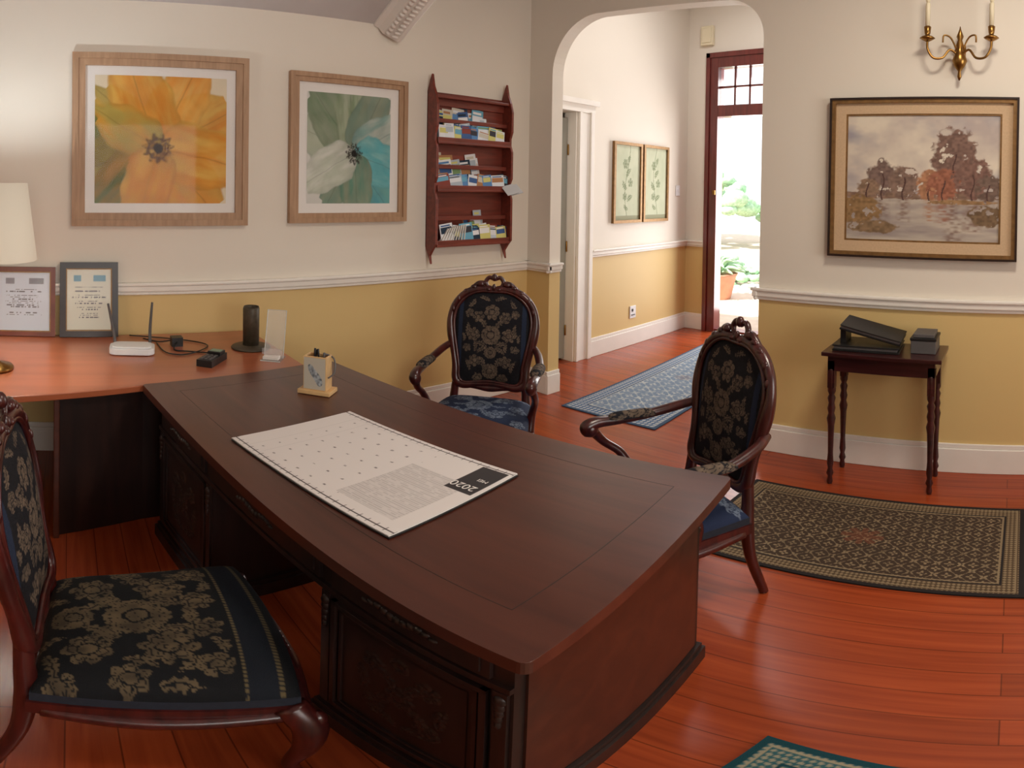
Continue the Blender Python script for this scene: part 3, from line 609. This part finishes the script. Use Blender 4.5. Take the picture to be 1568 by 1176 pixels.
# ---------------------------------------------------------------- rugs
def rug(name,w,h,loc,rz,base,mot,edge,bord,med,n,sc=1.,ms=1.,bw=.095):
    base,mot,edge,bord,med=[np.array(srgb(*c)) for c in (base,mot,edge,bord,med)]
    def cf(u,v):
        x=u*w;y=v*h;d=np.minimum(np.minimum(x,w-x),np.minimum(y,h-y))
        p=.046*sc;X=(x-w/2)/p;Y=(y-h/2)/p
        q=((np.floor(X)+np.floor(Y))%2)
        lx_,ly_=(X%1)-.5,(Y%1)-.5;rr_=np.hypot(lx_,ly_);th=np.arctan2(ly_,lx_)
        k=(rr_<.30+.14*np.cos(4*th+q*pi))&(rr_>.12)
        k=k|((np.abs(np.sin(pi*X)+np.sin(pi*Y)*.9)<.12))
        kk=k*(vnoise(x*150,y*150,3)>.28)
        c=mixc(base,mot,kk*(.45+.4*vnoise(x*14,y*14,8)))
        r=np.hypot((x-w/2)/1.25,(y-h/2))/(.075*ms);k2=(r<1)&(np.abs(np.sin(4*np.arctan2(y-h/2,x-w/2)))+r*.6<1.3);c=mixc(c,c*0+med,k2*.45)
        bk=(np.sin(2*pi*(x+y)/(.036*sc))*np.sin(2*pi*(x-y)/(.036*sc))>.1);cb=mixc(bord,mot,bk*.7)
        c=np.where((d<bw)[:,None],cb,c)
        c=np.where(((d<bw+.006)&(d>bw)|(d>.030)&(d<.035))[:,None],mot*.8,c);c=np.where(((d>bw-.012)&(d<bw-.003))[:,None],edge,c);c=np.where((d<.022)[:,None],edge,c)
        return c
    b=MB();b.box((0,0,0),(w,h,.006),RUGM,col=edge);b.grid(lambda u,v:(u*w,v*h,.0075+0*u),n[0],n[1],RUGM,cf,False)
    return b.obj(name,loc,rz)
rug('patterned_rug',1.36,.78,(-1.29,2.10,.001),-.02,(70,57,48),(156,136,108),(46,42,42),(88,72,56),(128,74,54),(600,350))
rug('hall_runner',.78,2.3,(-2.93,3.18,.001),.06,(122,138,158),(204,204,198),(70,88,112),(84,108,140),(128,114,112),(260,640),1.9,1.,.14)
rug('floor_rug',1.9,1.2,(-.48-1.2*math.sin(.16),1.19-1.2*math.cos(.16),.001),-.16,(120,112,94),(168,156,130),(30,66,74),(52,92,98),(120,60,50),(420,280))
# ---------------------------------------------------------------- desk items
ZD=.762
cw,ch=.745,.485;ang=math.atan2(.15,.72)
def calc(u,v):
    c=np.tile(np.array(srgb(226,219,217)),(len(u),1))
    gx=(u-.10)/.52*6;gy=(v-.05)/.88*7
    txt=(np.abs((gx%1)-.5)<.07)&(np.abs((gy%1)-.5)<.06)&(u>.10)&(u<.66)&(v>.05)&(v<.93)&(vnoise(u*300,v*200,2)>.35)
    c=np.where(txt[:,None],np.array(srgb(130,122,122)),c)
    ln=((np.abs((gy%1))<.014)&(u>.10)&(u<.62)|(np.abs(gx%1)<.010)&(u>.1)&(u<.66)&(v>.04)&(v<.95));c=np.where(ln[:,None],np.array(srgb(212,206,205)),c)
    g=(u>.64)&(u<.93)&(v>.12)&(v<.7);c=np.where(g[:,None],np.array(srgb(214,207,205)),c)
    g=g&((v*60)%1<.45)&(vnoise(u*60,np.floor(v*60),2)>.25);c=np.where(g[:,None],np.array(srgb(194,187,186)),c)
    k=(u>.86)&(u<.985)&(v>.60)&(v<.95);c=np.where(k[:,None],np.array(srgb(62,58,60)),c)
    for a in (.035,.965):
        k=(np.abs(v-a)<.004)|((np.abs(v-a)<.02)&((u*24)%1<.08));c=np.where(k[:,None],np.array(srgb(80,72,72)),c)
    return c
b=MB();b.box((0,0,0),(cw,ch,.006),PAPER);b.box((.004,-.004,.0),(cw+.006,ch-.004,.003),BLACKP)
b.grid(lambda u,v:(u*cw,v*ch,.0065+0*u),300,220,COL,calc,False)
o=b.obj('desk_calendar',(-1.855,.525,ZD),ang)
def text(body,size,parent,loc,rz,m):
    t=bpy.data.curves.new(body,'FONT');t.body=body;t.size=size;t.extrude=.0002;t.align_x='CENTER';t.materials.append(m)
    x=bpy.data.objects.new('text_'+body.lower(),t);scene.collection.objects.link(x);x.parent=parent;x.location=loc;x.rotation_euler=(0,0,rz);return x
text('2020',.042,o,(cw*.915,ch*.70,.0075),pi,PAPER);text('MEI',.022,o,(cw*.945,ch*.80,.0075),pi,PAPER)
LW=mat('pale_pine',srgb(206,168,118),.5,var=.1,scale=20)
b=MB();b.box((-.07,-.04,0),(.07,.05,.018),LW)
def fc(u,v):
    c=np.tile(np.array(srgb(186,178,164)),(len(u),1));r=np.abs((u-.5)*1.0+ .25*np.sin((v-.5)*4));k=(r<.20*np.sqrt(np.clip(1-((v-.45)/.34)**2,0,1)));c=np.where(k[:,None],mixc(np.array(srgb(80,84,92)),np.array(srgb(190,196,200)),fbm(u*12,v*12,3)*1.6-.3),c);return c
b.box((-.05,-.028,.018),(.05,-.02,.165),LW);b.box((-.05,.03,.018),(.05,.038,.165),LW);b.box((-.05,-.02,.018),(-.042,.03,.165),LW);b.box((.042,-.02,.018),(.05,.03,.165),LW)
b.grid(lambda u,v:(-.047+.094*u,-.0285+0*u,.022+.138*v),50,60,COL,fc,False)
for x,y,a,h,c in ((-.02,0,.1,.195,BLACKP),(.01,.01,-.12,.19,BLACKP),(-.03,.015,.2,.185,BLACKP),(.025,0,.05,.18,GREYP)): b.tube([(x,y,.03),(x+a*.1,y,h)],.005,c,8)
b.tube([(.02,.02,.17),(.06,.03,.15),(.075,.0,.10),(.06,-.03,.08)],.004,GREYP,6)
b.obj('pen_holder',(-2.22,.985,ZD),.75,bevel=.002)
# ---------------------------------------------------------------- counter items
SH,nt,bs=newmat('linen_lampshade');bs.inputs['Base Color'].default_value=(*srgb(232,222,204),1);bs.inputs['Emission Color'].default_value=(1,.9,.74,1);bs.inputs['Emission Strength'].default_value=.10;bs.inputs['Roughness'].default_value=.9
tx=nt.nodes.new('ShaderNodeTexNoise');tx.inputs['Scale'].default_value=180;bp=nt.nodes.new('ShaderNodeBump');bp.inputs['Strength'].default_value=.1;nt.links.new(tx.outputs['Fac'],bp.inputs['Height']);nt.links.new(bp.outputs[0],bs.inputs['Normal'])
b=MB();b.lathe([(.085,0),(.09,.01),(.085,.02),(.035,.035),(.014,.05),(.011,.1),(.018,.16),(.022,.22),(.018,.30),(.012,.37),(.010,.56)],BRASS,seg=24)
b.lathe([(.195,.53),(.15,.88),(.147,.88),(.192,.53)],SH,seg=40,cap=False)
b.lathe([(.02,.56),(.035,.62),(.03,.68),(.004,.70)],CREAM,seg=14)
for a in (0,2.1,4.2): b.tube([(0,0,.865),(.148*math.cos(a),.148*math.sin(a),.87)],.002,BRASS,5)
b.tube([(0,0,.55),(0,0,.865)],.003,BRASS,5)
b.obj('table_lamp',(-2.74,-.335,ZK))
b=MB();b.prism(rr(.115,.075,.04,6),WHITEP,2,.004,.035);b.prism(rr(.10,.06,.035,6),WHITEP,2,.035,.044);b.box((-.09,-.05,0),(.09,.05,.006),GREYP)
b.tube([(-.09,.05,.02),(-.10,.052,.10),(-.13,.055,.25)],[.009,.008,.006],GREYP,8);b.tube([(.09,.05,.02),(.09,.052,.12),(.10,.055,.26)],[.009,.008,.006],GREYP,8)
b.obj('wifi_router',(-3.04,.33,ZK),pi/2-.15,bevel=.006)
b=MB();b.box((-.04,-.09,0),(.04,.09,.035),BLACKP);b.box((-.034,.02,.035),(.034,.08,.05),BLACKP);b.box((-.028,.03,.05),(.028,.072,.052),mat('lcd_green',srgb(120,150,130),.3))
for i in range(3):
    for j in range(4): b.box((-.028+i*.021,-.075+j*.022,.035),(-.014+i*.021,-.061+j*.022,.041),GREYP)
b.obj('card_terminal',(-2.80,.69,ZK),.9,bevel=.004)
DKM=mat('dark_bronze_metal',srgb(74,64,50),.5,.2,.3,40,.2)
b=MB();b.lathe([(.10,0),(.105,.006),(.10,.012),(.05,.016),(.045,.02)],DKM,seg=28);b.lathe([(.043,.018),(.044,.22),(.040,.232),(.036,.225),(.034,.19)],DKM,seg=24)
b.obj('candle_holder',(-3.02,.955,ZK))
# acrylic: mostly clear with brighter cut edges
ACR,nt,bs=newmat('clear_acrylic');out=nt.nodes['Material Output'];tr=nt.nodes.new('ShaderNodeBsdfTransparent');mx=nt.nodes.new('ShaderNodeMixShader');mx.inputs[0].default_value=.22
bs.inputs['Base Color'].default_value=(.85,.87,.88,1);bs.inputs['Roughness'].default_value=.3;nt.links.new(tr.outputs[0],mx.inputs[1]);nt.links.new(bs.outputs[0],mx.inputs[2]);nt.links.new(mx.outputs[0],out.inputs[0])
EDG=mat('acrylic_cut_edge',srgb(205,210,210),.3,var=.02)
b=MB();MR=Matrix.Rotation(-.25,4,'X')
b.box((-.05,-.06,0),(.05,.05,.004),ACR);b.box((-.05,.0,.004),(.05,.004,.25),ACR,M=MR)
for x in (-.05,.0475): b.box((x,-.001,.004),(x+.0025,.005,.25),EDG,M=MR)
b.box((-.05,-.001,.248),(.05,.005,.2505),EDG,M=MR);b.box((-.05,-.061,0),(.05,-.058,.005),EDG)
b.box((-.05,-.03,.03),(.05,-.027,.06),ACR);b.box((-.042,-.045,.005),(.036,-.005,.02),PAPER)
b.obj('acrylic_card_stand',(-2.79,1.0,ZK),.95)
b=MB();b.tube([(-3.30,.42,.006),(-3.22,.50,.006),(-3.15,.58,.03),(-3.05,.55,.006),(-3.0,.62,.006),(-2.96,.7,.006),(-2.93,.72,.01)],.004,BLACKP,6);b.box((-3.18,.55,0),(-3.12,.61,.05),BLACKP);b.tube([(-3.38,.35,.006),(-3.25,.62,.006),(-3.1,.74,.006),(-2.95,.6,.006),(-3.0,.5,.006),(-3.2,.48,.006)],.0035,BLACKP,6)
b.obj('power_adapter_cable',(0,0,ZK))
# ---------------------------------------------------------------- garden
LEAF=mat('garden_foliage',srgb(168,200,164),.8,var=.3,scale=12)
b=MB();b.box((-14,YE+.15,-.12),(8,24,-.02),mat('garden_paving',srgb(214,190,170),.8,var=.12,scale=5));b.obj('ground')
TERR=mat('terracotta',srgb(206,150,122),.8,var=.1)
b=MB()
for cx,cy,cz,r in [(-4.6,9.8,.1,.55),(-5.4,10.4,.2,.6),(-3.6,10.6,.1,.6),(-9.5,16,1.2,2.2),(-6.5,18,.9,1.6),(-12,17,2.2,2.6)]:
    for k in range(60):
        v=Vector(rng.normal(size=3));v.normalize();v.z=abs(v.z)
        p=(cx+v.x*r*.8,cy+v.y*r*.8,cz+v.z*r*.6-.2);s_=r*random.uniform(.1,.24);b.ell(p,(s_,s_,s_*.6),LEAF,7,5)
b.obj('garden_bushes')
b=MB();b.lathe([(.2,0),(.28,.35),(.31,.4),(.28,.4),(.25,.34)],TERR,(0,0,0),20)
for k in range(60):
    v=Vector(rng.normal(size=3));v.normalize();v.z=abs(v.z);b.tube([(0,0,.34),(v.x*.2,v.y*.2,.45+v.z*.2),(v.x*.42,v.y*.42,.42+v.z*.25)],[.02,.03,.004],LEAF,5,3)
b.obj('potted_plant',(-4.35,8.2,-.02))
# ---------------------------------------------------------------- lights
def area(name,loc,rot,sx,sy,e,col):
    l=bpy.data.lights.new(name,'AREA');l.shape='RECTANGLE';l.size=sx;l.size_y=sy;l.energy=e;l.color=col
    o=bpy.data.objects.new(name,l);scene.collection.objects.link(o);o.location=loc;o.rotation_euler=rot;return o
area('window_daylight_right',(XR-.05,.8,1.8),(0,pi/2,0),1.6,2.6,60,(1,.95,.87))
area('ceiling_lamp',(.1,1.7,3.3),(0,0,0),.5,.5,40,(1,.9,.75))
area('door_daylight',((D0+D1)/2,YE+.3,1.6),(-pi/2,0,0),.9,2.8,60,(1,.98,.95))
area('hall_lamp',(-2.4,4.7,4.0),(0,0,0),.4,.4,26,(.97,.97,.98))
l=bpy.data.lights.new('lamp_bulb','POINT');l.energy=26;l.color=(.84,.94,1);l.shadow_soft_size=.05;o=bpy.data.objects.new('lamp_bulb',l);scene.collection.objects.link(o);o.location=(-2.74,-.335,ZK+.80)
l=bpy.data.lights.new('sun','SUN');l.energy=9;l.angle=.02;l.color=(1,.98,.92);o=bpy.data.objects.new('sun',l);scene.collection.objects.link(o);o.rotation_euler=(math.radians(35),math.radians(-25),0)
w=bpy.data.worlds.new('sky');scene.world=w;w.use_nodes=True;nt=w.node_tree;bg=nt.nodes['Background']
bg.inputs['Color'].default_value=(.9,.96,1,1);bg.inputs['Strength'].default_value=1.8
# ---------------------------------------------------------------- camera (90 degree phone panorama frame)
yaw,p,r=-0.833,-0.011,0.016
cy,sy=math.cos(yaw),math.sin(yaw)
right=Vector((cy,-sy,0));fwd=Vector((sy,cy,0));up=Vector((0,0,1))
f2=fwd*math.cos(p)+up*math.sin(p);u2=up*math.cos(p)-fwd*math.sin(p)
R=right*math.cos(r)+u2*math.sin(r);U=u2*math.cos(r)-right*math.sin(r)
cam=bpy.data.cameras.new('camera');co=bpy.data.objects.new('camera',cam);scene.collection.objects.link(co)
co.matrix_world=Matrix(((R.x,U.x,-f2.x,0),(R.y,U.y,-f2.y,0),(R.z,U.z,-f2.z,1.629),(0,0,0,1)))
cam.lens=21.;cam.clip_start=.02
cam.type='PANO';cam.panorama_type='EQUIRECTANGULAR'
cam.longitude_min=-800/940;cam.longitude_max=800/940
cam.latitude_max=305.1/940;cam.latitude_min=-894.9/940
scene.camera=co
